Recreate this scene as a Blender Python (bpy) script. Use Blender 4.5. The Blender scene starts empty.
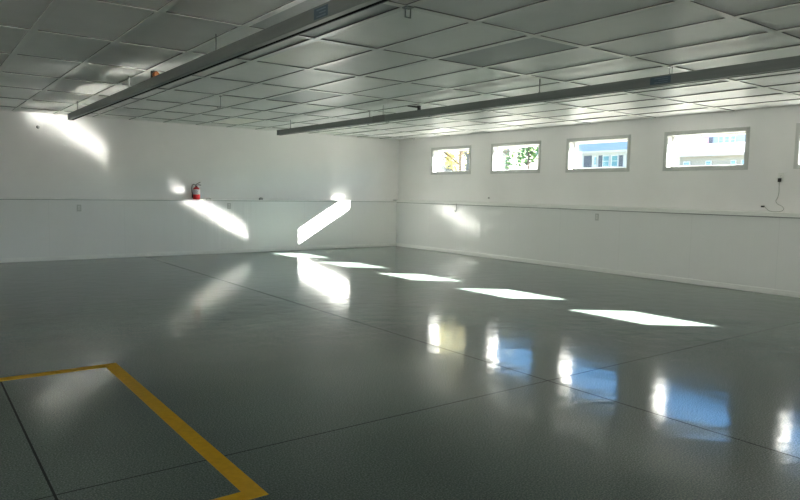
import bpy, bmesh, math, random
from mathutils import Vector, Matrix

random.seed(7)
SC = bpy.context.scene
COL = SC.collection

# ------------------------------------------------------------------ camera
cam_d = bpy.data.cameras.new('camera')
cam = bpy.data.objects.new('camera', cam_d)
COL.objects.link(cam)
cam_d.sensor_width = 36.0
cam_d.sensor_fit = 'HORIZONTAL'
cam_d.lens = 661.218 / 800 * 36.0
cam_d.clip_start = 0.05
cam_d.clip_end = 800
RX = Vector((0.802860391619263, -0.5959043364089306, 0.017697836534326567))
UP = Vector((0.038046771007936124, 0.08084066291833722, 0.9960006176879578))
FW = Vector((0.5949517919838827, 0.7989761004360242, -0.08757600211936377))
M = Matrix((( RX.x, UP.x, -FW.x, -9.23236), (RX.y, UP.y, -FW.y, -12.55855),
            (RX.z, UP.z, -FW.z, 1.277166), (0, 0, 0, 1)))
cam.matrix_world = M
SC.camera = cam

# ------------------------------------------------------------------ light
SUN_DIR = Vector((-1.0, 0.776, -0.587)).normalized()
sun_d = bpy.data.lights.new('sun', 'SUN')
sun_d.energy = 42.0
sun_d.angle = math.radians(0.55)
sun_d.color = (1.0, 0.955, 0.90)
sun = bpy.data.objects.new('sun', sun_d)
COL.objects.link(sun)
sun.rotation_euler = SUN_DIR.to_track_quat('-Z', 'Y').to_euler()
sun.location = (20, -14, 12)

world = bpy.data.worlds.new('world')
SC.world = world
world.use_nodes = True
wn = world.node_tree
for n in list(wn.nodes):
    wn.nodes.remove(n)
wo = wn.nodes.new('ShaderNodeOutputWorld')
wb = wn.nodes.new('ShaderNodeBackground')
sky = wn.nodes.new('ShaderNodeTexSky')
sky.sky_type = 'NISHITA'
sky.sun_disc = False
sky.sun_elevation = math.radians(25.2)
sky.sun_rotation = math.atan2(1.0, -0.772)
sky.air_density = 1.0
sky.dust_density = 0.1
sky.ozone_density = 4.0
wb.inputs['Strength'].default_value = 0.25
hs = wn.nodes.new('ShaderNodeHueSaturation')
hs.inputs['Saturation'].default_value = 1.2
wn.links.new(sky.outputs['Color'], hs.inputs['Color'])
wn.links.new(hs.outputs['Color'], wb.inputs['Color'])
wn.links.new(wb.outputs['Background'], wo.inputs['Surface'])

SC.view_settings.view_transform = 'Standard'
SC.view_settings.look = 'None'
SC.view_settings.gamma = 1.0
SC.view_settings.use_curve_mapping = False
SC.view_settings.exposure = 2.05
try:
    SC.cycles.use_guiding = True
    SC.cycles.use_surface_guiding = True
    SC.cycles.use_volume_guiding = False
    SC.cycles.guiding_training_samples = 64
    SC.cycles.use_adaptive_sampling = False
    SC.cycles.use_denoising = True
    SC.cycles.caustics_reflective = True
    SC.cycles.sample_clamp_indirect = 0.0
    SC.cycles.blur_glossy = 0.0
    SC.cycles.max_bounces = 14
    SC.cycles.diffuse_bounces = 8
    SC.cycles.glossy_bounces = 6
    SC.cycles.transparent_max_bounces = 16
except Exception:
    pass

# ------------------------------------------------------------------ numbers of the place
D = 0.15            # set-back of the upper walls behind the ledge
LEDGE = 1.095       # top of the ledge under the windows
LEDGE_B = 1.062     # top of the ledge on the back wall
HC = 2.4878         # underside of the ceiling grid
GX, GY, SX, SY = -6.545, -10.194, 0.61472, 1.22
X0, Y0 = -14.6, -16.6
WT = 0.205           # thickness of the upper wall
WZ0, WZ1 = 1.724, 2.207
WIN = [(-2.304 - 1.884 * i, -1.122 - 1.884 * i) for i in range(6)]

# ------------------------------------------------------------------ materials
def mat(name, color, rough=0.5, spec=0.5, metal=0.0):
    m = bpy.data.materials.new(name)
    m.use_nodes = True
    b = m.node_tree.nodes['Principled BSDF']
    b.inputs['Base Color'].default_value = (*color, 1)
    b.inputs['Roughness'].default_value = rough
    b.inputs['Specular IOR Level'].default_value = spec
    b.inputs['Metallic'].default_value = metal
    return m

def nd(m, t, **kw):
    n = m.node_tree.nodes.new(t)
    for k, v in kw.items():
        setattr(n, k, v)
    return n

def lk(m, a, b):
    m.node_tree.links.new(a, b)

def noise_tint(m, scale, c1, c2, lo=0.35, hi=0.65, stretch=(1, 1, 1), detail=3, bump=0.0, bscale=None):
    """two close tones of one colour mixed by noise, optional fine bump"""
    b = m.node_tree.nodes['Principled BSDF']
    tc = nd(m, 'ShaderNodeTexCoord')
    mp = nd(m, 'ShaderNodeMapping')
    mp.inputs['Scale'].default_value = stretch
    lk(m, tc.outputs['Object'], mp.inputs['Vector'])
    nz = nd(m, 'ShaderNodeTexNoise')
    nz.inputs['Scale'].default_value = scale
    nz.inputs['Detail'].default_value = detail
    lk(m, mp.outputs['Vector'], nz.inputs['Vector'])
    cr = nd(m, 'ShaderNodeValToRGB')
    cr.color_ramp.elements[0].position = lo
    cr.color_ramp.elements[0].color = (*c1, 1)
    cr.color_ramp.elements[1].position = hi
    cr.color_ramp.elements[1].color = (*c2, 1)
    lk(m, nz.outputs['Fac'], cr.inputs['Fac'])
    lk(m, cr.outputs['Color'], b.inputs['Base Color'])
    if bump:
        bp = nd(m, 'ShaderNodeBump')
        bp.inputs['Strength'].default_value = bump
        bp.inputs['Distance'].default_value = 0.01
        if bscale:
            n2 = nd(m, 'ShaderNodeTexNoise')
            n2.inputs['Scale'].default_value = bscale
            lk(m, mp.outputs['Vector'], n2.inputs['Vector'])
            lk(m, n2.outputs['Fac'], bp.inputs['Height'])
        else:
            lk(m, nz.outputs['Fac'], bp.inputs['Height'])
        lk(m, bp.outputs['Normal'], b.inputs['Normal'])
    return m

# upper wall: matt white paint
M_WALL = noise_tint(mat('white_wall_paint', (.8, .81, .79), .6, .3), 1.3, (.81, .80, .79), (.85, .84, .83), bump=.03, bscale=60)

# lower wall: glossy white liner panels, slightly wavy from side to side
def panel_mat():
    m = mat('white_liner_panel', (.8, .815, .8), .2, .7)
    b = m.node_tree.nodes['Principled BSDF']
    tc = nd(m, 'ShaderNodeTexCoord')
    mp = nd(m, 'ShaderNodeMapping')
    mp.inputs['Scale'].default_value = (1, 1, .03)
    lk(m, tc.outputs['Object'], mp.inputs['Vector'])
    nz = nd(m, 'ShaderNodeTexNoise')
    nz.inputs['Scale'].default_value = 8.0
    nz.inputs['Detail'].default_value = 3
    lk(m, mp.outputs['Vector'], nz.inputs['Vector'])
    bp = nd(m, 'ShaderNodeBump')
    bp.inputs['Strength'].default_value = .3
    bp.inputs['Distance'].default_value = .02
    lk(m, nz.outputs['Fac'], bp.inputs['Height'])
    # joints between panels every 0.41 m
    sp = nd(m, 'ShaderNodeSeparateXYZ')
    lk(m, tc.outputs['Object'], sp.inputs['Vector'])
    ad = nd(m, 'ShaderNodeMath', operation='ADD')
    lk(m, sp.outputs['X'], ad.inputs[0])
    lk(m, sp.outputs['Y'], ad.inputs[1])
    pp = nd(m, 'ShaderNodeMath', operation='PINGPONG')
    lk(m, ad.outputs[0], pp.inputs[0])
    pp.inputs[1].default_value = .61
    lt = nd(m, 'ShaderNodeMath', operation='LESS_THAN')
    lk(m, pp.outputs[0], lt.inputs[0])
    lt.inputs[1].default_value = .004
    mx = nd(m, 'ShaderNodeMix', data_type='RGBA')
    mx.inputs[6].default_value = (.82, .825, .81, 1)
    mx.inputs[7].default_value = (.77, .775, .76, 1)
    lk(m, lt.outputs[0], mx.inputs[0])
    lk(m, mx.outputs[2], b.inputs['Base Color'])
    lk(m, bp.outputs['Normal'], b.inputs['Normal'])
    return m
M_PANEL = panel_mat()
M_TRIM = mat('white_trim_paint', (.82, .825, .8), .35, .5)
M_LEDGESHADE = mat('grey_ledge_shade', (.30, .31, .30), .7, .2)  # dark grey standing in for the shadow line under the ledges
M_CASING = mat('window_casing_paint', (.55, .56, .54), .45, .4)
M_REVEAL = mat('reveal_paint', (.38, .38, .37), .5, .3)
M_VINYL = mat('window_vinyl', (.85, .86, .85), .35, .5)

def floor_mat():
    m = mat('polished_flake_floor', (.13, .145, .135), .5, .0)
    b = m.node_tree.nodes['Principled BSDF']
    b.inputs['Coat Weight'].default_value = 1.0
    b.inputs['Coat Roughness'].default_value = .11
    b.inputs['Coat IOR'].default_value = 1.27
    tc = nd(m, 'ShaderNodeTexCoord')
    # flakes
    v1 = nd(m, 'ShaderNodeTexNoise')
    v1.inputs['Scale'].default_value = 130
    v1.inputs['Detail'].default_value = 2
    lk(m, tc.outputs['Object'], v1.inputs['Vector'])
    cr = nd(m, 'ShaderNodeValToRGB')
    e = cr.color_ramp.elements
    e[0].position = .33; e[0].color = (.07, .102, .09, 1)
    e[1].position = .7; e[1].color = (.21, .255, .228, 1)
    e2 = cr.color_ramp.elements.new(.5); e2.color = (.125, .158, .142, 1)
    lk(m, v1.outputs['Fac'], cr.inputs['Fac'])
    # broad mottling
    v2 = nd(m, 'ShaderNodeTexNoise')
    v2.inputs['Scale'].default_value = .7
    v2.inputs['Detail'].default_value = 3
    lk(m, tc.outputs['Object'], v2.inputs['Vector'])
    mr = nd(m, 'ShaderNodeMapRange')
    mr.inputs['To Min'].default_value = .82
    mr.inputs['To Max'].default_value = 1.18
    lk(m, v2.outputs['Fac'], mr.inputs['Value'])
    mu = nd(m, 'ShaderNodeVectorMath', operation='SCALE')
    lk(m, cr.outputs['Color'], mu.inputs[0])
    lk(m, mr.outputs['Result'], mu.inputs['Scale'])
    # saw-cut joints: x = -5.74 and -8.79, y = -9.6 and -6.5
    sp = nd(m, 'ShaderNodeSeparateXYZ')
    lk(m, tc.outputs['Object'], sp.inputs['Vector'])
    prev = None
    for ax, at, w in (('X', -5.74, .0055), ('X', -8.79, .0055), ('Y', -9.6, .0042), ('X', -11.84, .005), ('Y', -14.2, .005)):
        s = nd(m, 'ShaderNodeMath', operation='SUBTRACT')
        lk(m, sp.outputs[ax], s.inputs[0]); s.inputs[1].default_value = at
        a = nd(m, 'ShaderNodeMath', operation='ABSOLUTE')
        lk(m, s.outputs[0], a.inputs[0])
        l = nd(m, 'ShaderNodeMath', operation='LESS_THAN')
        lk(m, a.outputs[0], l.inputs[0]); l.inputs[1].default_value = w
        if prev is None:
            prev = l
        else:
            mxn = nd(m, 'ShaderNodeMath', operation='MAXIMUM')
            lk(m, prev.outputs[0], mxn.inputs[0]); lk(m, l.outputs[0], mxn.inputs[1])
            prev = mxn
    mx = nd(m, 'ShaderNodeMix', data_type='RGBA')
    lk(m, prev.outputs[0], mx.inputs[0])
    lk(m, mu.outputs[0], mx.inputs[6])
    mx.inputs[7].default_value = (.035, .04, .038, 1)
    lk(m, mx.outputs[2], b.inputs['Base Color'])
    iv = nd(m, 'ShaderNodeMath', operation='SUBTRACT')
    iv.inputs[0].default_value = 1.0
    lk(m, prev.outputs[0], iv.inputs[1])
    lk(m, iv.outputs[0], b.inputs['Coat Weight'])
    # trowel waves in the clear coat
    v3 = nd(m, 'ShaderNodeTexNoise')
    v3.inputs['Scale'].default_value = 4.5
    v3.inputs['Detail'].default_value = 4
    lk(m, tc.outputs['Object'], v3.inputs['Vector'])
    bp = nd(m, 'ShaderNodeBump')
    bp.inputs['Strength'].default_value = .09
    bp.inputs['Distance'].default_value = .03
    lk(m, v3.outputs['Fac'], bp.inputs['Height'])
    lk(m, bp.outputs['Normal'], b.inputs['Coat Normal'])
    return m
M_FLOOR = floor_mat()
M_SLAB = mat('roof_deck', (.25, .25, .25), .8, .2)

def tile_mat(i, c):
    return noise_tint(mat('ceiling_tile_vinyl_%d' % i, c, .45, .4), 4, tuple(x * .96 for x in c), c, bump=.02, bscale=220)
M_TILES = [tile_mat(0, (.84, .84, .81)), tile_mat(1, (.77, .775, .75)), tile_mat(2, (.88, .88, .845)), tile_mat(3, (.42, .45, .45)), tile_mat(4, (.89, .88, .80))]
M_TEE = mat('ceiling_tee_metal', (.76, .77, .73), .35, .5)
M_TEESIDE = mat('tee_side_shade', (.16, .165, .16), .8, .1)  # shade on the tee sides, put into the colour
M_GALV = noise_tint(mat('galvanised_steel', (.25, .27, .26), .45, .5, .3), 5, (.235, .26, .25), (.265, .285, .275), stretch=(6, .4, 6))
M_SPLICE = mat('splice_steel', (.24, .25, .24), .45, .5, .7)
M_ROD = mat('hanger_rod_steel', (.32, .33, .32), .4, .5, .8)
M_ORANGE = mat('orange_plastic', (.62, .22, .08), .5, .4)
M_BLACK = mat('black_plastic', (.014, .014, .015), .4, .5)
M_SLOTSHADE = mat('black_slot_shade', (.012, .012, .012), .95, .05)  # flat black painting the shade under the rails
M_BLUE = mat('blue_sticker', (.10, .15, .19), .45, .4)
M_STICKW = mat('white_sticker_print', (.2, .25, .3), .45, .4)
M_RED = mat('red_enamel', (.56, .012, .02), .28, .5)
M_LABEL = mat('paper_label', (.74, .7, .7), .5, .3)
M_LABELINK = mat('label_ink', (.16, .1, .11), .5, .3)
M_STEEL = mat('bright_steel', (.62, .62, .62), .25, .5, .9)
M_PLATE = mat('outlet_plate', (.50, .51, .49), .4, .4)
M_PLATEW = mat('white_plate', (.72, .73, .7), .4, .4)
M_CORD = mat('grey_cord', (.40, .40, .37), .5, .4)
M_YELLOW = noise_tint(mat('yellow_floor_paint', (.7, .38, .006), .55, .15), 30, (.66, .355, .004), (.74, .41, .006))
M_YELLOW.node_tree.nodes['Principled BSDF'].inputs['Coat Weight'].default_value = .0
M_YELLOW.node_tree.nodes['Principled BSDF'].inputs['Coat Roughness'].default_value = .12

def glass_mat():
    m = bpy.data.materials.new('window_glass')
    m.use_nodes = True
    nt = m.node_tree
    for n in list(nt.nodes):
        nt.nodes.remove(n)
    out = nt.nodes.new('ShaderNodeOutputMaterial')
    tr = nt.nodes.new('ShaderNodeBsdfTransparent')
    tr.inputs['Color'].default_value = (.94, .96, .95, 1)
    gl = nt.nodes.new('ShaderNodeBsdfGlossy')
    gl.inputs['Roughness'].default_value = .02
    lw = nt.nodes.new('ShaderNodeLayerWeight')
    lw.inputs['Blend'].default_value = .5
    pw = nt.nodes.new('ShaderNodeMath')
    pw.operation = 'POWER'
    pw.inputs[1].default_value = 5.0
    nt.links.new(lw.outputs['Facing'], pw.inputs[0])
    fr = nt.nodes.new('ShaderNodeMath')
    fr.operation = 'MULTIPLY_ADD'
    fr.inputs[1].default_value = .8
    fr.inputs[2].default_value = .04
    nt.links.new(pw.outputs[0], fr.inputs[0])
    mx = nt.nodes.new('ShaderNodeMixShader')
    nt.links.new(fr.outputs[0], mx.inputs[0])
    nt.links.new(tr.outputs[0], mx.inputs[1])
    nt.links.new(gl.outputs[0], mx.inputs[2])
    nt.links.new(mx.outputs[0], out.inputs['Surface'])
    return m
M_GLASS = glass_mat()

# ------------------------------------------------------------------ mesh helpers
def NB():
    return bmesh.new()

def quad(bm, pts, mi=0):
    f = bm.faces.new([bm.verts.new(p) for p in pts])
    f.material_index = mi
    return f

def box(bm, a, b, mi=0):
    x0, y0, z0 = (min(a[i], b[i]) for i in range(3))
    x1, y1, z1 = (max(a[i], b[i]) for i in range(3))
    v = [bm.verts.new(p) for p in ((x0, y0, z0), (x1, y0, z0), (x1, y1, z0), (x0, y1, z0),
                                   (x0, y0, z1), (x1, y0, z1), (x1, y1, z1), (x0, y1, z1))]
    fs = []
    for q in ((0, 3, 2, 1), (4, 5, 6, 7), (0, 1, 5, 4), (1, 2, 6, 5), (2, 3, 7, 6), (3, 0, 4, 7)):
        f = bm.faces.new([v[i] for i in q])
        f.material_index = mi
        fs.append(f)
    return fs

def tube(bm, pts, r, n=8, mi=0, caps=True):
    pts = [Vector(p) for p in pts]
    rr = r if isinstance(r, (list, tuple)) else [r] * len(pts)
    rings = []
    prev = None
    for i, p in enumerate(pts):
        t = (pts[min(i + 1, len(pts) - 1)] - pts[max(i - 1, 0)]).normalized()
        if prev is None:
            a = t.orthogonal().normalized()
        else:
            a = (prev - t * prev.dot(t))
            a = a.normalized() if a.length > 1e-6 else t.orthogonal().normalized()
        prev = a
        b = t.cross(a)
        rings.append([bm.verts.new(p + (a * math.cos(2 * math.pi * k / n) + b * math.sin(2 * math.pi * k / n)) * rr[i]) for k in range(n)])
    for i in range(len(rings) - 1):
        for k in range(n):
            f = bm.faces.new((rings[i][k], rings[i][(k + 1) % n], rings[i + 1][(k + 1) % n], rings[i + 1][k]))
            f.material_index = mi
            f.smooth = True
    if caps:
        bm.faces.new(rings[0][::-1]).material_index = mi
        bm.faces.new(rings[-1]).material_index = mi

def lathe(bm, prof, n=24, c=(0, 0, 0), mi=0):
    rings = []
    for r, z in prof:
        rings.append([bm.verts.new((c[0] + r * math.cos(2 * math.pi * k / n), c[1] + r * math.sin(2 * math.pi * k / n), c[2] + z)) for k in range(n)])
    for i in range(len(rings) - 1):
        for k in range(n):
            f = bm.faces.new((rings[i][k], rings[i][(k + 1) % n], rings[i + 1][(k + 1) % n], rings[i + 1][k]))
            f.smooth = True
            f.material_index = mi
    bm.faces.new(rings[0][::-1]).material_index = mi
    bm.faces.new(rings[-1]).material_index = mi

def obj(name, bm, mats, parent=None, bevel=0.0, smooth_curve=None, recalc=True):
    if recalc:
        bmesh.ops.recalc_face_normals(bm, faces=bm.faces[:])
    me = bpy.data.meshes.new(name)
    bm.to_mesh(me)
    bm.free()
    for m in (mats if isinstance(mats, (list, tuple)) else [mats]):
        me.materials.append(m)
    o = bpy.data.objects.new(name, me)
    COL.objects.link(o)
    if parent is not None:
        o.parent = parent
    if bevel:
        md = o.modifiers.new('bevel', 'BEVEL')
        md.width = bevel
        md.segments = 2
        md.limit_method = 'ANGLE'
    return o

def empty(name, loc):
    o = bpy.data.objects.new(name, None)
    o.location = loc
    o.empty_display_size = .1
    COL.objects.link(o)
    return o

def tag(o, label, cat, group=None, kind=None):
    if label: o['label'] = label
    if cat: o['category'] = cat
    if group: o['group'] = group
    if kind: o['kind'] = kind
    return o

def struct(name, bm, mats, parent=None, **kw):
    o = obj(name, bm, mats, parent, **kw)
    if parent is None:
        o['kind'] = 'structure'
    return o

# ------------------------------------------------------------------ room shell
bm = NB()
box(bm, (X0 - .3, Y0 - .3, -.25), (.37, .37, 0))
struct('floor', bm, M_FLOOR)

# wall with the windows (right) : glossy lower part, set-back upper part, pierced
bm = NB()
box(bm, (0, Y0 - .3, -.02), (D + WT, D + WT, LEDGE - .001), 1)
ys = [D + WT]
for a, b in WIN:
    ys += [b, a]
ys.append(Y0 - .3)
xi, xo = D, D + WT
box(bm, (xi, Y0 - .3, LEDGE - .002), (xo, D + WT, WZ0), 0)
box(bm, (xi, Y0 - .3, WZ1), (xo, D + WT, HC + .3), 0)
for k in range(0, len(ys), 2):
    box(bm, (xi, ys[k + 1], WZ0), (xo, ys[k], WZ1), 0)
struct('wall_right', bm, [M_WALL, M_PANEL])

bm = NB()
box(bm, (X0 - .3, 0, -.02), (0.0, D + WT, LEDGE_B - .001), 1)
box(bm, (X0 - .3, D, LEDGE_B - .002), (D, D + WT, HC + .3), 0)
struct('wall_back', bm, [M_WALL, M_PANEL])
bm = NB()
box(bm, (X0 - .3, Y0 - .3, -.02), (X0, D, HC + .3))
struct('wall_left', bm, M_WALL)
bm = NB()
DX0, DX1, DZ = -13.9, -12.1, 2.2       # unseen open doorway behind the camera, left, added for fill daylight
box(bm, (X0, Y0 - .3, -.02), (DX0, Y0, HC + .3))
box(bm, (DX1, Y0 - .3, -.02), (D, Y0, HC + .3))
box(bm, (DX0, Y0 - .3, DZ), (DX1, Y0, HC + .3))
struct('wall_front', bm, M_WALL)
bm = NB()
box(bm, (DX0 - .08, Y0, 0), (DX0, Y0 + .015, DZ + .08))
box(bm, (DX1, Y0, 0), (DX1 + .08, Y0 + .015, DZ + .08))
box(bm, (DX0, Y0, DZ), (DX1, Y0 + .015, DZ + .08))
struct('fill_door_1', bm, M_TRIM, bevel=.003)  # frame of the added doorway that lets in fill light

# ledge boards on top of the lower walls
bm = NB()
box(bm, (-.02, Y0, LEDGE - .058), (D, 0, LEDGE))
t1 = struct('trim_1', bm, M_TRIM, bevel=.004)
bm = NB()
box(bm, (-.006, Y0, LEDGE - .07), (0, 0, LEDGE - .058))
struct('ledge_shade_strip', bm, M_LEDGESHADE, t1)  # thin strip painting the shadow line below the board
bm = NB()
box(bm, (X0, -.008, LEDGE_B - .016), (-.001, D, LEDGE_B))
t2 = struct('trim_2', bm, M_TRIM, bevel=.002)
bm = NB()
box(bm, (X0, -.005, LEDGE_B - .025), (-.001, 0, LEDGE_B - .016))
struct('ledge_shade_strip', bm, M_LEDGESHADE, t2)  # painted shadow line of the back ledge
# baseboards
bm = NB()
box(bm, (-.014, Y0, .006), (0, -.014, .075))
struct('baseboard_right', bm, M_TRIM, bevel=.004)
bm = NB()
box(bm, (X0, -.014, .006), (0, 0, .075))
struct('baseboard_back', bm, M_TRIM, bevel=.004)

# ceiling: deck above, lay-in tiles, metal tees
bm = NB()
box(bm, (X0 - .3, Y0 - .3, HC + .06), (D + WT, D + WT, HC + .3), 5)
u0 = math.floor((X0 - GX) / SX)
u1 = math.ceil((D - GX) / SX)
v0 = math.floor((Y0 - GY) / SY)
v1 = math.ceil((D - GY) / SY)
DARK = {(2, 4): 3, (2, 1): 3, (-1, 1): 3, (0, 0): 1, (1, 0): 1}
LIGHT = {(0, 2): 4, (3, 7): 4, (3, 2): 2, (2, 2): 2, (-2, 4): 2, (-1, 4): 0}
ZT = HC + .010
for u in range(u0, u1):
    for v in range(v0, v1):
        xa, xb = max(X0, GX + u * SX), min(D, GX + (u + 1) * SX)
        ya, yb = max(Y0, GY + v * SY), min(D, GY + (v + 1) * SY)
        if xb - xa < .01 or yb - ya < .01:
            continue
        mi = random.choices((0, 1, 2), (6, 3, 2))[0]
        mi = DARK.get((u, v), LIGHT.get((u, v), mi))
        t1, t2, t3 = (random.uniform(0, .004) for _ in range(3))
        quad(bm, [(xa, ya, ZT + t1), (xa, yb, ZT + t2), (xb, yb, ZT + t3), (xb, ya, ZT + t1 + t3 - t2)], mi)
ceiling = struct('ceiling', bm, M_TILES + [M_SLAB], recalc=False)
bm = NB()
TW = .026
for u in range(u0, u1 + 1):
    x = GX + u * SX
    if X0 < x < D:
        box(bm, (x - TW, Y0, HC), (x + TW, D, HC + .004), 0)
        box(bm, (x - TW + .002, Y0, HC + .004), (x + TW - .002, D, HC + .03), 1)
for v in range(v0, v1 + 1):
    y = GY + v * SY
    if Y0 < y < D:
        for u in range(u0, u1):
            xa, xb = max(X0, GX + u * SX + TW), min(D, GX + (u + 1) * SX - TW)
            if xb > xa:
                box(bm, (xa, y - TW, HC), (xb, y + TW, HC + .004), 0)
                box(bm, (xa, y - TW + .002, HC + .004), (xb, y + TW - .002, HC + .03), 1)
# wall angle round the edge
box(bm, (X0, D - .024, HC), (D, D, HC + .004), 0)
box(bm, (D - .024, Y0, HC), (D, D, HC + .004), 0)
struct('ceiling_grid', bm, [M_TEE, M_TEESIDE], ceiling)

# windows
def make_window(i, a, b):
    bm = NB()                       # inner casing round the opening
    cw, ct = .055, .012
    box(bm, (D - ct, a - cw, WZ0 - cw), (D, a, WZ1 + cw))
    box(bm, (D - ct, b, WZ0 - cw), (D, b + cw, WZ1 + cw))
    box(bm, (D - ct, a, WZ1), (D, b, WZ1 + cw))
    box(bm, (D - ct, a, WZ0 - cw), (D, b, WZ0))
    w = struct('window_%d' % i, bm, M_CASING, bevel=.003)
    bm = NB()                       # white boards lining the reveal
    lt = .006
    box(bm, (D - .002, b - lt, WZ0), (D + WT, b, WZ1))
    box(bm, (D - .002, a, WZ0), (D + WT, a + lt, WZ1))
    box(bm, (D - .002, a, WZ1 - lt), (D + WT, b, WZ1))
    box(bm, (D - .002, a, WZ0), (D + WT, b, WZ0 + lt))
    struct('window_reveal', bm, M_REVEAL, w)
    bm = NB()                       # vinyl frame at the outer face
    fx0, fx1, fw = D + WT - .07, D + WT + .01, .021
    box(bm, (fx0, a + lt, WZ0 + lt), (fx1, a + lt + fw, WZ1 - lt))
    box(bm, (fx0, b - lt - fw, WZ0 + lt), (fx1, b - lt, WZ1 - lt))
    box(bm, (fx0, a + lt + fw, WZ1 - lt - fw), (fx1, b - lt - fw, WZ1 - lt))
    box(bm, (fx0, a + lt + fw, WZ0 + lt), (fx1, b - lt - fw, WZ0 + lt + fw))
    struct('window_frame', bm, M_VINYL, w, bevel=.004)
    bm = NB()
    xg = D + WT - .03
    box(bm, (xg, a + lt + fw - .004, WZ0 + lt + fw - .004), (xg + .001, b - lt - fw + .004, WZ1 - lt - fw + .004))
    struct('pane', bm, M_GLASS, w)
for i, (a, b) in enumerate(WIN):
    make_window(i + 1, a, b)

# ------------------------------------------------------------------ yellow floor line
bm = NB()
zt = .0012
XL, XR, YT, YB = -12.2, -8.06, -7.545, -10.09
LW = .086
def strip(a, b):
    box(bm, (a[0], a[1], 0.0), (b[0], b[1], zt))
strip((XL, YT - LW), (XR, YT))
strip((XL, YB), (XR, YB + LW))
strip((XR - LW, YB + LW), (XR, YT - LW))
strip((XL, YB + LW), (XL + LW, YT - LW))
tag(obj('floor_line', bm, M_YELLOW), 'yellow painted line marking out a rectangle on the grey polished floor', 'floor line')

# ------------------------------------------------------------------ hanging rails
def make_rail(xc, y0, y1, ztop, rods, label, stickers=(), splices=()):
    w, h, t = .075, .088, .004
    root = empty('ceiling_rail', (xc, y1, ztop - h))
    tag(root, label, 'ceiling rail', 'channel rails hung under the ceiling')
    L = lambda p: (p[0] - xc, p[1] - y1, p[2] - (ztop - h))
    bm = NB()
    def b2(a, b):
        box(bm, L(a), L(b))
    b2((xc - w / 2, y0, ztop - t), (xc + w / 2, y1, ztop))
    b2((xc - w / 2, y0, ztop - h), (xc - w / 2 + t, y1, ztop - t))
    b2((xc + w / 2 - t, y0, ztop - h), (xc + w / 2, y1, ztop - t))
    b2((xc - w / 2, y0, ztop - h), (xc, y1, ztop - h + t))
    # outward bottom lip on the camera side
    b2((xc - w / 2 - .006, y0, ztop - h), (xc - w / 2, y1, ztop - h + .008))
    obj('channel', bm, M_GALV, root)
    bm = NB()
    box(bm, L((xc + .002, y0, ztop - h + .003)), L((xc + w / 2 - t, y1, ztop - h + .03)))
    g = obj('slot_shade', bm, M_SLOTSHADE, root)  # black block drawn where the rail's underside lies in shade
    g['label'] = 'black strip in the open underside, standing in for its shade'
    bm = NB()
    box(bm, L((xc - w / 2 - .003, y1, ztop - h - .002)), L((xc + w / 2 + .003, y1 + .006, ztop + .003)))
    obj('end_plate', bm, M_GALV, root)
    for yr in rods:
        bm = NB()
        tube(bm, [L((xc, yr, ztop - .01)), L((xc, yr, HC + .002))], .006, 8)
        r = obj('hanger_rod', bm, M_ROD, root)
        bm = NB()
        lathe(bm, [(.012, 0), (.012, .012), (.008, .016)], 6, L((xc, yr, ztop)))
        obj('rod_nut', bm, M_ROD, r)
    for ys_, ln in splices:
        bm = NB()
        box(bm, L((xc - w / 2 - .008, ys_, ztop - h - .004)), L((xc + w / 2 + .004, ys_ + ln, ztop + .004)))
        obj('splice_sleeve', bm, M_SPLICE, root, bevel=.002)
    for ys_, ln in stickers:
        bm = NB()
        xs = xc - w / 2
        box(bm, L((xs - .0012, ys_, ztop - h + .014)), L((xs, ys_ + ln, ztop - .012)))
        s = obj('sticker', bm, M_BLUE, root)
        s['label'] = 'small blue sticker on the side of the rail'
        bm = NB()
        for k in range(3):
            box(bm, L((xs - .002, ys_ + ln * .15, ztop - .028 - k * .018)), L((xs - .0012, ys_ + ln * (.8 - .2 * (k % 2)), ztop - .022 - k * .018)))
        obj('sticker_print', bm, M_STICKW, s)
    return root

make_rail(-7.235, -15.2, -1.6, HC - .142, (-2.1, -4.85, -7.4, -9.75, -12.1), 'grey steel channel rail on the left, carrying a small orange fitting on top', stickers=((-9.2, .16),))
make_rail(-3.83, -15.2, -1.6, HC - .148, (-2.05, -4.85, -7.72, -11.8), 'long grey steel channel rail on the right, hung nearer the row of windows', stickers=((-9.25, .2),), splices=((-4.95, .3),))

# small orange fitting on top of the left rail
zr = HC - .142
root = empty('cable_fitting', (-7.235, -5.8, zr))
tag(root, 'small orange and black fitting sitting on top of the left ceiling rail', 'fitting')
bm = NB()
lathe(bm, [(.022, 0), (.028, .01), (.028, .06), (.018, .075)], 16)
bmesh.ops.rotate(bm, verts=bm.verts[:], cent=(0, 0, 0), matrix=Matrix.Rotation(math.radians(-90), 3, 'X'))
bmesh.ops.translate(bm, verts=bm.verts[:], vec=(0, -.06, .031))
obj('orange_sleeve', bm, M_ORANGE, root)
bm = NB()
box(bm, (-.03, .03, 0), (.03, .05, .075))
o = obj('black_collar', bm, M_BLACK, root, bevel=.004)

# loose hanger hooks and other hardware under the ceiling
def hanger(x, y, ln, label):
    bm = NB()
    pts = [(0, 0, ln), (0, 0, .02), (-.004, .004, .008), (-.018, .012, .002), (-.032, .02, .006), (-.036, .023, .016)]
    tube(bm, pts, .0055, 8)
    root = obj('hanger_hook', bm, M_ROD)
    root.location = (x, y, HC - ln + .001)
    tag(root, label, 'hook', 'loose wire hooks under the ceiling')
    bm = NB()
    lathe(bm, [(.02, 0), (.02, .006), (.008, .012)], 10, (0, 0, ln - .014))
    obj('ceiling_washer', bm, M_ROD, root)
    return root
hanger(-5.9, -4.1, .165, 'thin loose wire hook hanging between the two ceiling rails')
hanger(-3.62, -4.2, .215, 'thin loose wire hook hanging in front of the rail nearest the windows')

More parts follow.
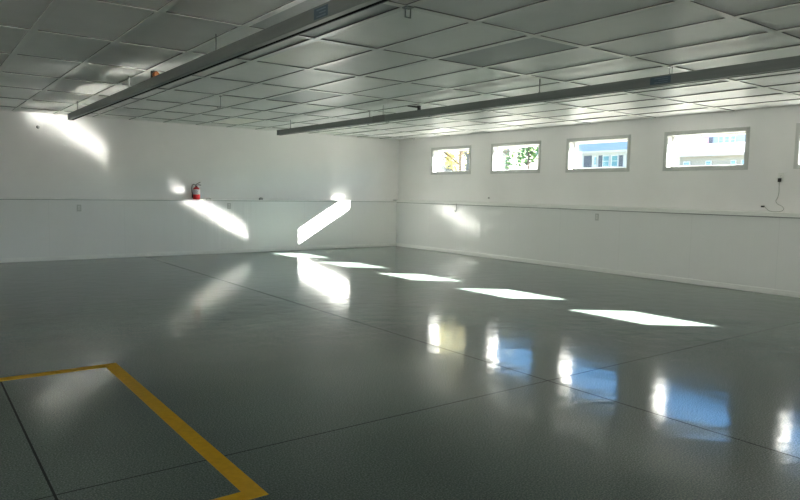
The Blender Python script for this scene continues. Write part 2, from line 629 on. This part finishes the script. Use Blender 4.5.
# black clip dangling behind the right rail
root = empty('ceiling_clip', (-3.41, -5.13, HC - .05))
tag(root, 'small black clip with a flat tail under the ceiling tiles above the right rail', 'clip')
bm = NB()
box(bm, (-.018, -.02, -.02), (.018, .02, .051))
obj('clip_jaw', bm, M_BLACK, root, bevel=.004)
bm = NB()
tube(bm, [(0, 0, .03), (-.06, .05, .036), (-.13, .1, .042)], [.014, .012, .006], 8)
obj('clip_tail', bm, M_BLACK, root)

# pale bracket at top edge and bracket above right rail
def bracket(x, y, label, m):
    root = empty('ceiling_bracket', (x, y, HC - .07))
    tag(root, label, 'bracket', 'small metal brackets screwed to the ceiling grid')
    bm = NB()
    box(bm, (-.03, -.03, .062), (.03, .03, .07))
    obj('mounting_plate', bm, m, root, bevel=.002)
    bm = NB()
    box(bm, (-.024, -.004, .0), (-.018, .004, .063))
    box(bm, (.018, -.004, .0), (.024, .004, .063))
    box(bm, (-.024, -.004, .0), (.024, .004, .006))
    obj('strap', bm, m, root, bevel=.001)
    return root
bracket(-6.545, -8.99, 'small grey metal bracket at a ceiling grid crossing near the top edge of the view', M_GALV)
bracket(-3.47, -9.0, 'small steel bracket under the ceiling grid just above the blue sticker of the right rail', M_STEEL)

# ------------------------------------------------------------------ fire extinguisher on the ledge of the back wall
root = empty('fire_extinguisher', (-4.75, .075, LEDGE_B))
tag(root, 'red fire extinguisher with a pale label and black hose standing on the wall ledge', 'fire extinguisher')
bm = NB()
lathe(bm, [(.058, 0), (.066, .006), (.068, .02), (.068, .185), (.063, .205), (.048, .224), (.028, .238), (.02, .245), (.02, .25)], 28)
obj('cylinder', bm, M_RED, root)
bm = NB()
lathe(bm, [(.0685, .098), (.0692, .1), (.0692, .192), (.0685, .194)], 28)
lb = obj('label_band', bm, M_LABEL, root)
lb['label'] = 'pale paper label round the upper half'
bm = NB()
for k in range(4):
    a0, a1 = math.radians(215), math.radians(275 - 14 * (k % 2))
    z = .118 + k * .017
    prev = None
    for s in range(7):
        a = a0 + (a1 - a0) * s / 6
        p = (math.cos(a) * .0698, math.sin(a) * .0698)
        if prev:
            quad(bm, [(prev[0], prev[1], z), (p[0], p[1], z), (p[0], p[1], z + .006), (prev[0], prev[1], z + .006)])
        prev = p
obj('label_print', bm, M_LABELINK, lb)
bm = NB()
lathe(bm, [(.022, .248), (.022, .262), (.015, .266), (.015, .285)], 16)
obj('valve', bm, M_BLACK, root)
bm = NB()
tube(bm, [(-.01, -.004, .275), (.03, -.012, .282), (.085, -.02, .276)], [.009, .008, .006], 8)
obj('handle', bm, M_BLACK, root)
bm = NB()
tube(bm, [(-.012, -.004, .288), (.03, -.012, .312), (.075, -.02, .335)], [.008, .008, .006], 8)
obj('lever', bm, M_BLACK, root)
bm = NB()
lathe(bm, [(.012, 0), (.014, .004), (.014, .01)], 14)
bmesh.ops.rotate(bm, verts=bm.verts[:], cent=(0, 0, 0), matrix=Matrix.Rotation(math.radians(90), 3, 'X'))
bmesh.ops.translate(bm, verts=bm.verts[:], vec=(0, -.012, .272))
obj('pressure_gauge', bm, M_STEEL, root)
bm = NB()
pts = [(-.014, 0, .275), (-.05, -.006, .292), (-.084, -.012, .272), (-.094, -.012, .22), (-.09, -.01, .15), (-.082, -.008, .1)]
tube(bm, pts, .0095, 10)
h = obj('hose', bm, M_BLACK, root)
bm = NB()
tube(bm, [(-.082, -.008, .1), (-.081, -.008, .06), (-.08, -.008, .03)], [.012, .012, .016], 10)
obj('nozzle', bm, M_BLACK, h)

# ------------------------------------------------------------------ sockets and small wall hardware
def outlet(loc, axis, label, group, m=M_PLATE):
    """cover plate (thing) with socket faces and screw; axis = wall it sits on"""
    root = empty('wall_outlet', loc)
    if axis == 'x':
        root.rotation_euler = (0, 0, -math.pi / 2)
    tag(root, label, 'outlet', group)
    bm = NB()
    box(bm, (-.036, -.006, -.058), (.036, 0, .058))
    obj('cover_plate', bm, m, root, bevel=.002)
    for s in (-1, 1):
        bm = NB()
        box(bm, (-.017, -.009, s * .021 - .014), (.017, -.006, s * .021 + .014))
        f = obj('socket_face', bm, M_PLATEW, root, bevel=.002)
        bm = NB()
        for q in (-.007, .007):
            box(bm, (q - .0012, -.0096, s * .021 - .006), (q + .0012, -.009, s * .021 + .006))
        obj('slot', bm, M_BLACK, f)
    bm = NB()
    lathe(bm, [(.003, 0), (.003, .002)], 8)
    bmesh.ops.rotate(bm, verts=bm.verts[:], cent=(0, 0, 0), matrix=Matrix.Rotation(math.radians(90), 3, 'X'))
    bmesh.ops.translate(bm, verts=bm.verts[:], vec=(0, -.006, 0))
    obj('screw', bm, M_STEEL, root)
    return root
outlet((-6.848, 0, .899), 'y', 'grey outlet plate on the lower back wall, far left, under the ledge', 'outlet plates under the ledges')
outlet((-4.124, 0, .938), 'y', 'grey outlet plate on the lower back wall just right of the fire extinguisher', 'outlet plates under the ledges')
outlet((0, -5.652, .917), 'x', 'pale outlet plate on the lower wall below the third window', 'outlet plates under the ledges')

# outlet with black plug and hanging cord beside the fourth window
outlet((D, -8.454, 1.565), 'x', 'small white outlet on the upper wall right of the fourth window, black plug in it', None, M_PLATEW)
root = empty('power_cord', (D, -8.447, 1.535))
tag(root, 'grey power cord with a black plug hanging down the wall to the ledge', 'cord')
L = lambda x, y, z: (x - D, y + 8.447, z - 1.535)
bm = NB()
pts = [(D - .024, -8.447, 1.50), (D - .02, -8.446, 1.43), (D - .016, -8.447, 1.36), (D - .016, -8.435, 1.29), (D - .016, -8.415, 1.245), (D - .018, -8.44, 1.205), (D - .02, -8.5, 1.175), (D - .024, -8.525, 1.14), (D - .03, -8.505, 1.112), (D - .035, -8.45, 1.1025), (D - .04, -8.39, 1.102), (D - .045, -8.345, 1.115), (D - .05, -8.31, 1.145), (D - .05, -8.285, 1.165)]
# smooth with Catmull-Rom
def smooth(P, n=5):
    P = [Vector(p) for p in P]
    out = []
    for i in range(len(P) - 1):
        p0, p1, p2, p3 = P[max(i - 1, 0)], P[i], P[i + 1], P[min(i + 2, len(P) - 1)]
        for k in range(n):
            t = k / n
            out.append(.5 * ((2 * p1) + (p2 - p0) * t + (2 * p0 - 5 * p1 + 4 * p2 - p3) * t * t + (3 * p1 - p0 - 3 * p2 + p3) * t ** 3))
    out.append(P[-1])
    return out
tube(bm, [L(*p) for p in smooth(pts)], .0042, 8)
obj('cable', bm, M_CORD, root)
bm = NB()
box(bm, L(D - .034, -8.467, 1.498), L(D - .0096, -8.427, 1.548))
p = obj('plug', bm, M_BLACK, root, bevel=.005)
p['label'] = 'black plug'
bm = NB()
box(bm, L(D - .066, -8.287, 1.155), L(D - .034, -8.247, 1.178))
p = obj('connector', bm, M_BLACK, root, bevel=.004)
p['label'] = 'black connector end'

def bit(name, loc, size, m, label, cat):
    bm = NB()
    box(bm, (-size[0] / 2, -size[1] / 2, 0), (size[0] / 2, size[1] / 2, size[2] * .7))
    box(bm, (-size[0] / 3, -size[1] / 3, size[2] * .7), (size[0] / 3, size[1] / 3, size[2]))
    o = obj(name, bm, m, None, bevel=.003)
    o.location = loc
    return tag(o, label, cat)
bit('junction_box', (-3.395, .1, LEDGE_B), (.075, .045, .05), M_ROD, 'small dark grey box on the back wall ledge right of the extinguisher', 'box')
bit('junction_box', (-4.5, .1, LEDGE_B), (.1, .03, .03), M_PLATE, 'low grey strip on the ledge touching the right side of the extinguisher', 'box')

# wall knob high on the back wall
bm = NB()
lathe(bm, [(.03, 0), (.03, .006), (.012, .012), (.012, .03), (.022, .036), (.022, .05), (.014, .056)], 16)
bmesh.ops.rotate(bm, verts=bm.verts[:], cent=(0, 0, 0), matrix=Matrix.Rotation(math.radians(90), 3, 'X'))
o = obj('wall_peg', bm, M_ROD)
o.location = (-7.421, D, 2.258)
tag(o, 'small dark round peg high on the back wall near the ceiling', 'peg')

# little dark nub on upper right wall and a bent hook on the lower right wall
bm = NB()
lathe(bm, [(.018, 0), (.018, .008), (.01, .014), (.01, .032)], 12)
bmesh.ops.rotate(bm, verts=bm.verts[:], cent=(0, 0, 0), matrix=Matrix.Rotation(math.radians(-90), 3, 'Y'))
o = obj('wall_stud', bm, M_ROD)
o.location = (D, -2.922, 1.186)
tag(o, 'tiny dark stud on the wall just above the ledge, below the second window', 'stud')
bm = NB()
tube(bm, smooth([(-.003, 0, .09), (-.018, 0, .085), (-.02, 0, .03), (-.02, 0, -.04), (-.032, .01, -.075), (-.044, .02, -.05)]), .006, 8)
o = obj('wall_hook', bm, M_ROD)
o.location = (0, -2.133, .962)
tag(o, 'thin bent metal hook hanging just under the right wall ledge near the corner', 'hook')

# ------------------------------------------------------------------ outside
M_GROUND = noise_tint(mat('pale_gravel', (.5, .48, .43), .9, .1), 2, (.26, .25, .20), (.36, .34, .28))
bm = NB()
# a yard and a hillside rising behind it
prof = [(D + WT, -.3), (20, -.2), (30, .2), (46, 2.4), (70, 5.5), (120, 9.5), (260, 15)]
N = 14
rows = []
for x, z in prof:
    rows.append([bm.verts.new((x, -90 + 240 * k / N, z + (math.sin(k * 1.7 + x) * .25 if x > 25 else 0))) for k in range(N + 1)])
for i in range(len(rows) - 1):
    for k in range(N):
        bm.faces.new((rows[i][k], rows[i + 1][k], rows[i + 1][k + 1], rows[i][k + 1]))
quad(bm, [(-60, -90, -.3), (D + WT, -90, -.3), (D + WT, 150, -.3), (-60, 150, -.3)])
o = obj('yard_ground', bm, M_GROUND)
tag(o, 'pale ground and slope outside the windows', 'ground', kind='structure')

M_SIDW = mat('white_siding', (.42, .42, .42), .6, .3)
M_SIDBR = mat('brown_siding', (.16, .15, .13), .7, .2)
M_SIDB = mat('beige_siding', (.25, .235, .20), .6, .3)
M_SIDBL = mat('blue_siding', (.18, .23, .31), .6, .3)
M_ROOFB = mat('pale_blue_roof', (.42, .40, .38), .5, .4)
M_ROOFG = mat('grey_roof', (.2, .21, .23), .6, .3)
M_SHUT = mat('dark_shutter', (.07, .075, .1), .5, .3)
M_HGL = mat('house_glass', (.10, .22, .28), .1, .6)
M_PINK = mat('pink_panel', (.6, .25, .28), .6, .3)
M_PANEW = mat('house_window_white', (.45, .45, .46), .5, .3)

def house(name, x, ya, yb, z0, ze, zr, depth, wallm, roofm, label, wins, shutters, over=.35):
    root = empty(name, (x, (ya + yb) / 2, z0))
    yc = (ya + yb) / 2
    tag(root, label, 'house', 'houses on the slope outside')
    L = lambda p: (p[0] - x, p[1] - yc, p[2] - z0)
    bm = NB()
    box(bm, L((x, ya, z0)), L((x + depth, yb, ze)))
    # gable triangles
    for y in (ya, yb):
        f = bm.faces.new([bm.verts.new(L(p)) for p in ((x, y, ze), (x + depth, y, ze), (x + depth / 2, y, zr))])
    obj('wall', bm, wallm, root)
    bm = NB()
    xm = x + depth / 2
    sl = (zr - ze) / (depth / 2)
    for s in (-1, 1):
        xe = xm + s * (depth / 2 + over)
        zz = ze - over * sl
        vs = [(xe, ya - over, zz), (xe, yb + over, zz), (xm, yb + over, zr), (xm, ya - over, zr)]
        t = .18
        lo = [bm.verts.new(L(v)) for v in vs]
        hi = [bm.verts.new(L((v[0], v[1], v[2] + t))) for v in vs]
        bm.faces.new(lo); bm.faces.new(hi[::-1])
        for k in range(4):
            bm.faces.new((lo[k], lo[(k + 1) % 4], hi[(k + 1) % 4], hi[k]))
    obj('roof', bm, roofm, root)
    for (wa, wb, za, zb) in wins:
        bm = NB()
        box(bm, L((x - .06, wa, za)), L((x, wb, zb)))
        w = obj('window', bm, M_PANEW, root)
        bm = NB()
        q = min(.12, (wb - wa) * .12)
        zm = (za + zb) / 2
        box(bm, L((x - .075, wa + q, za + q)), L((x - .06, wb - q, zm - q * .3)))
        box(bm, L((x - .075, wa + q, zm + q * .3)), L((x - .06, wb - q, zb - q)))
        obj('pane', bm, M_HGL, w)
    for (wa, wb, za, zb) in shutters:
        bm = NB()
        box(bm, L((x - .05, wa, za)), L((x, wb, zb)))
        obj('shutter', bm, M_SHUT, root)
    return root

house('house', 36, 17.3, 27.5, .3, 4.95, 8.4, 9, M_SIDW, M_ROOFB, 'white sided house with pale blue roof and dark shutters seen through the third window',
      [(20.28, 20.95, 3.55, 4.5), (19.48, 20.12, 3.55, 4.5), (21.55, 21.75, 3.75, 4.4)],
      [(22.05, 22.8, 3.58, 4.52), (21.0, 21.35, 3.58, 4.5), (19.08, 19.4, 3.58, 4.46)])
house('house', 34, 5.6, 15.4, .2, 4.1, 5.05, 9, M_SIDB, M_ROOFB, 'low beige house with pale roof seen low in the fourth window',
      [(12.3, 12.8, 3.35, 3.7), (10.8, 11.2, 3.3, 3.72), (9.15, 9.5, 3.3, 3.72), (8.5, 8.8, 3.3, 3.72), (7.2, 7.8, 3.2, 3.75)], [])
hb = house('house', 56, 19.0, 27.5, 3.6, 8.3, 11.4, 9, M_SIDBL, M_ROOFG, 'blue sided house higher up the slope with dark windows',
      [(24.9, 25.3, 6.6, 7.35), (25.45, 25.9, 6.6, 7.35), (21.0, 21.5, 6.6, 7.35), (21.6, 22.1, 6.6, 7.35), (20.4, 20.9, 6.6, 7.35)], [(22.7, 23.2, 6.7, 7.3)])
bm = NB()
box(bm, (-.08, -.15, 2.9), (0, .4, 3.7))
o = obj('door_panel', bm, M_PINK, hb)
o['label'] = 'pink panel'
house('house', 46, 41, 56, 1.2, 6.4, 9.5, 9, M_SIDBR, M_ROOFG, 'grey brown barn behind the yellow autumn tree', [(43, 44, 4.6, 5.4)], [])

# trees
def leaf_mat(name, c1, c2):
    return noise_tint(mat(name, c1, .6, .3), 3, c1, c2)
M_LEAFY = leaf_mat('autumn_leaves', (.5, .42, .13), (.62, .56, .28))
M_LEAFG = leaf_mat('green_leaves', (.08, .16, .06), (.2, .3, .12))
M_BARK = noise_tint(mat('bark', (.1, .08, .07), .8, .2), 8, (.07, .055, .05), (.16, .13, .11), stretch=(1, 1, .2))

def tree(x, y, z0, h, r, zc, lm, n, label, seed, group=None, ls=.16):
    rnd = random.Random(seed)
    root = empty('tree', (x, y, z0))
    tag(root, label, 'tree', group)
    bm = NB()
    tube(bm, [(0, 0, -.1), (.04, .03, h * .25), (-.03, .05, h * .55), (.02, 0, h * .85)], [.16, .12, .08, .03], 10)
    for k in range(9):
        a = rnd.uniform(0, 6.28); zb = h * rnd.uniform(.3, .7)
        l = r * rnd.uniform(.5, .95)
        p0 = Vector((0, 0, zb))
        p1 = p0 + Vector((math.cos(a) * l * .5, math.sin(a) * l * .5, l * .35))
        p2 = p0 + Vector((math.cos(a) * l, math.sin(a) * l, l * .55))
        tube(bm, [p0, p1, p2], [.05, .035, .012], 6)
    obj('trunk', bm, M_BARK, root)
    bm = NB()
    blobs = [(Vector((rnd.gauss(0, .45) * r, rnd.gauss(0, .45) * r, zc + rnd.uniform(-.55, .55) * (h - zc) * 1.4)), r * rnd.uniform(.28, .5)) for _ in range(16)]
    for k in range(n):
        c, br = rnd.choice(blobs)
        d = Vector((rnd.gauss(0, 1), rnd.gauss(0, 1), rnd.gauss(0, 1))).normalized() * br * rnd.uniform(.55, 1.0)
        p = c + d
        s = ls * rnd.uniform(.6, 1.3)
        u = Vector((rnd.gauss(0, 1), rnd.gauss(0, 1), rnd.gauss(0, .7))).normalized()
        w = u.orthogonal().normalized()
        q = [p - u * s, p + w * s * .5, p + u * s, p - w * s * .5]
        bm.faces.new([bm.verts.new(v) for v in q])
    obj('crown', bm, lm, root, recalc=False)
    return root
tree(12, 11.2, -.25, 9.0, 2.5, 6.2, M_LEAFY, 4200, 'tall yellow autumn tree whose crown hangs over the first window', 3, ls=.16)
tree(38, 41.6, 1.2, 6.2, 1.9, 3.9, M_LEAFY, 1500, 'small distant yellow tree seen low in the first window', 11, ls=.2)
tree(30, 23.4, .15, 8.2, 2.3, 5.8, M_LEAFG, 2600, 'green leafy tree seen in the top of the second window', 5, ls=.22)
# white porch post seen in the first window
bm = NB()
box(bm, (-.09, -.09, -.1), (.09, .09, 4.6))
box(bm, (-.14, -.14, -.1), (.14, .14, .14))
box(bm, (-.13, -.13, 4.6), (.13, .13, 4.75))
o = obj('post', bm, M_SIDW, None, bevel=.006)
o.location = (18.0, 17.0, -.22)
tag(o, 'white painted post outside the first window', 'post')
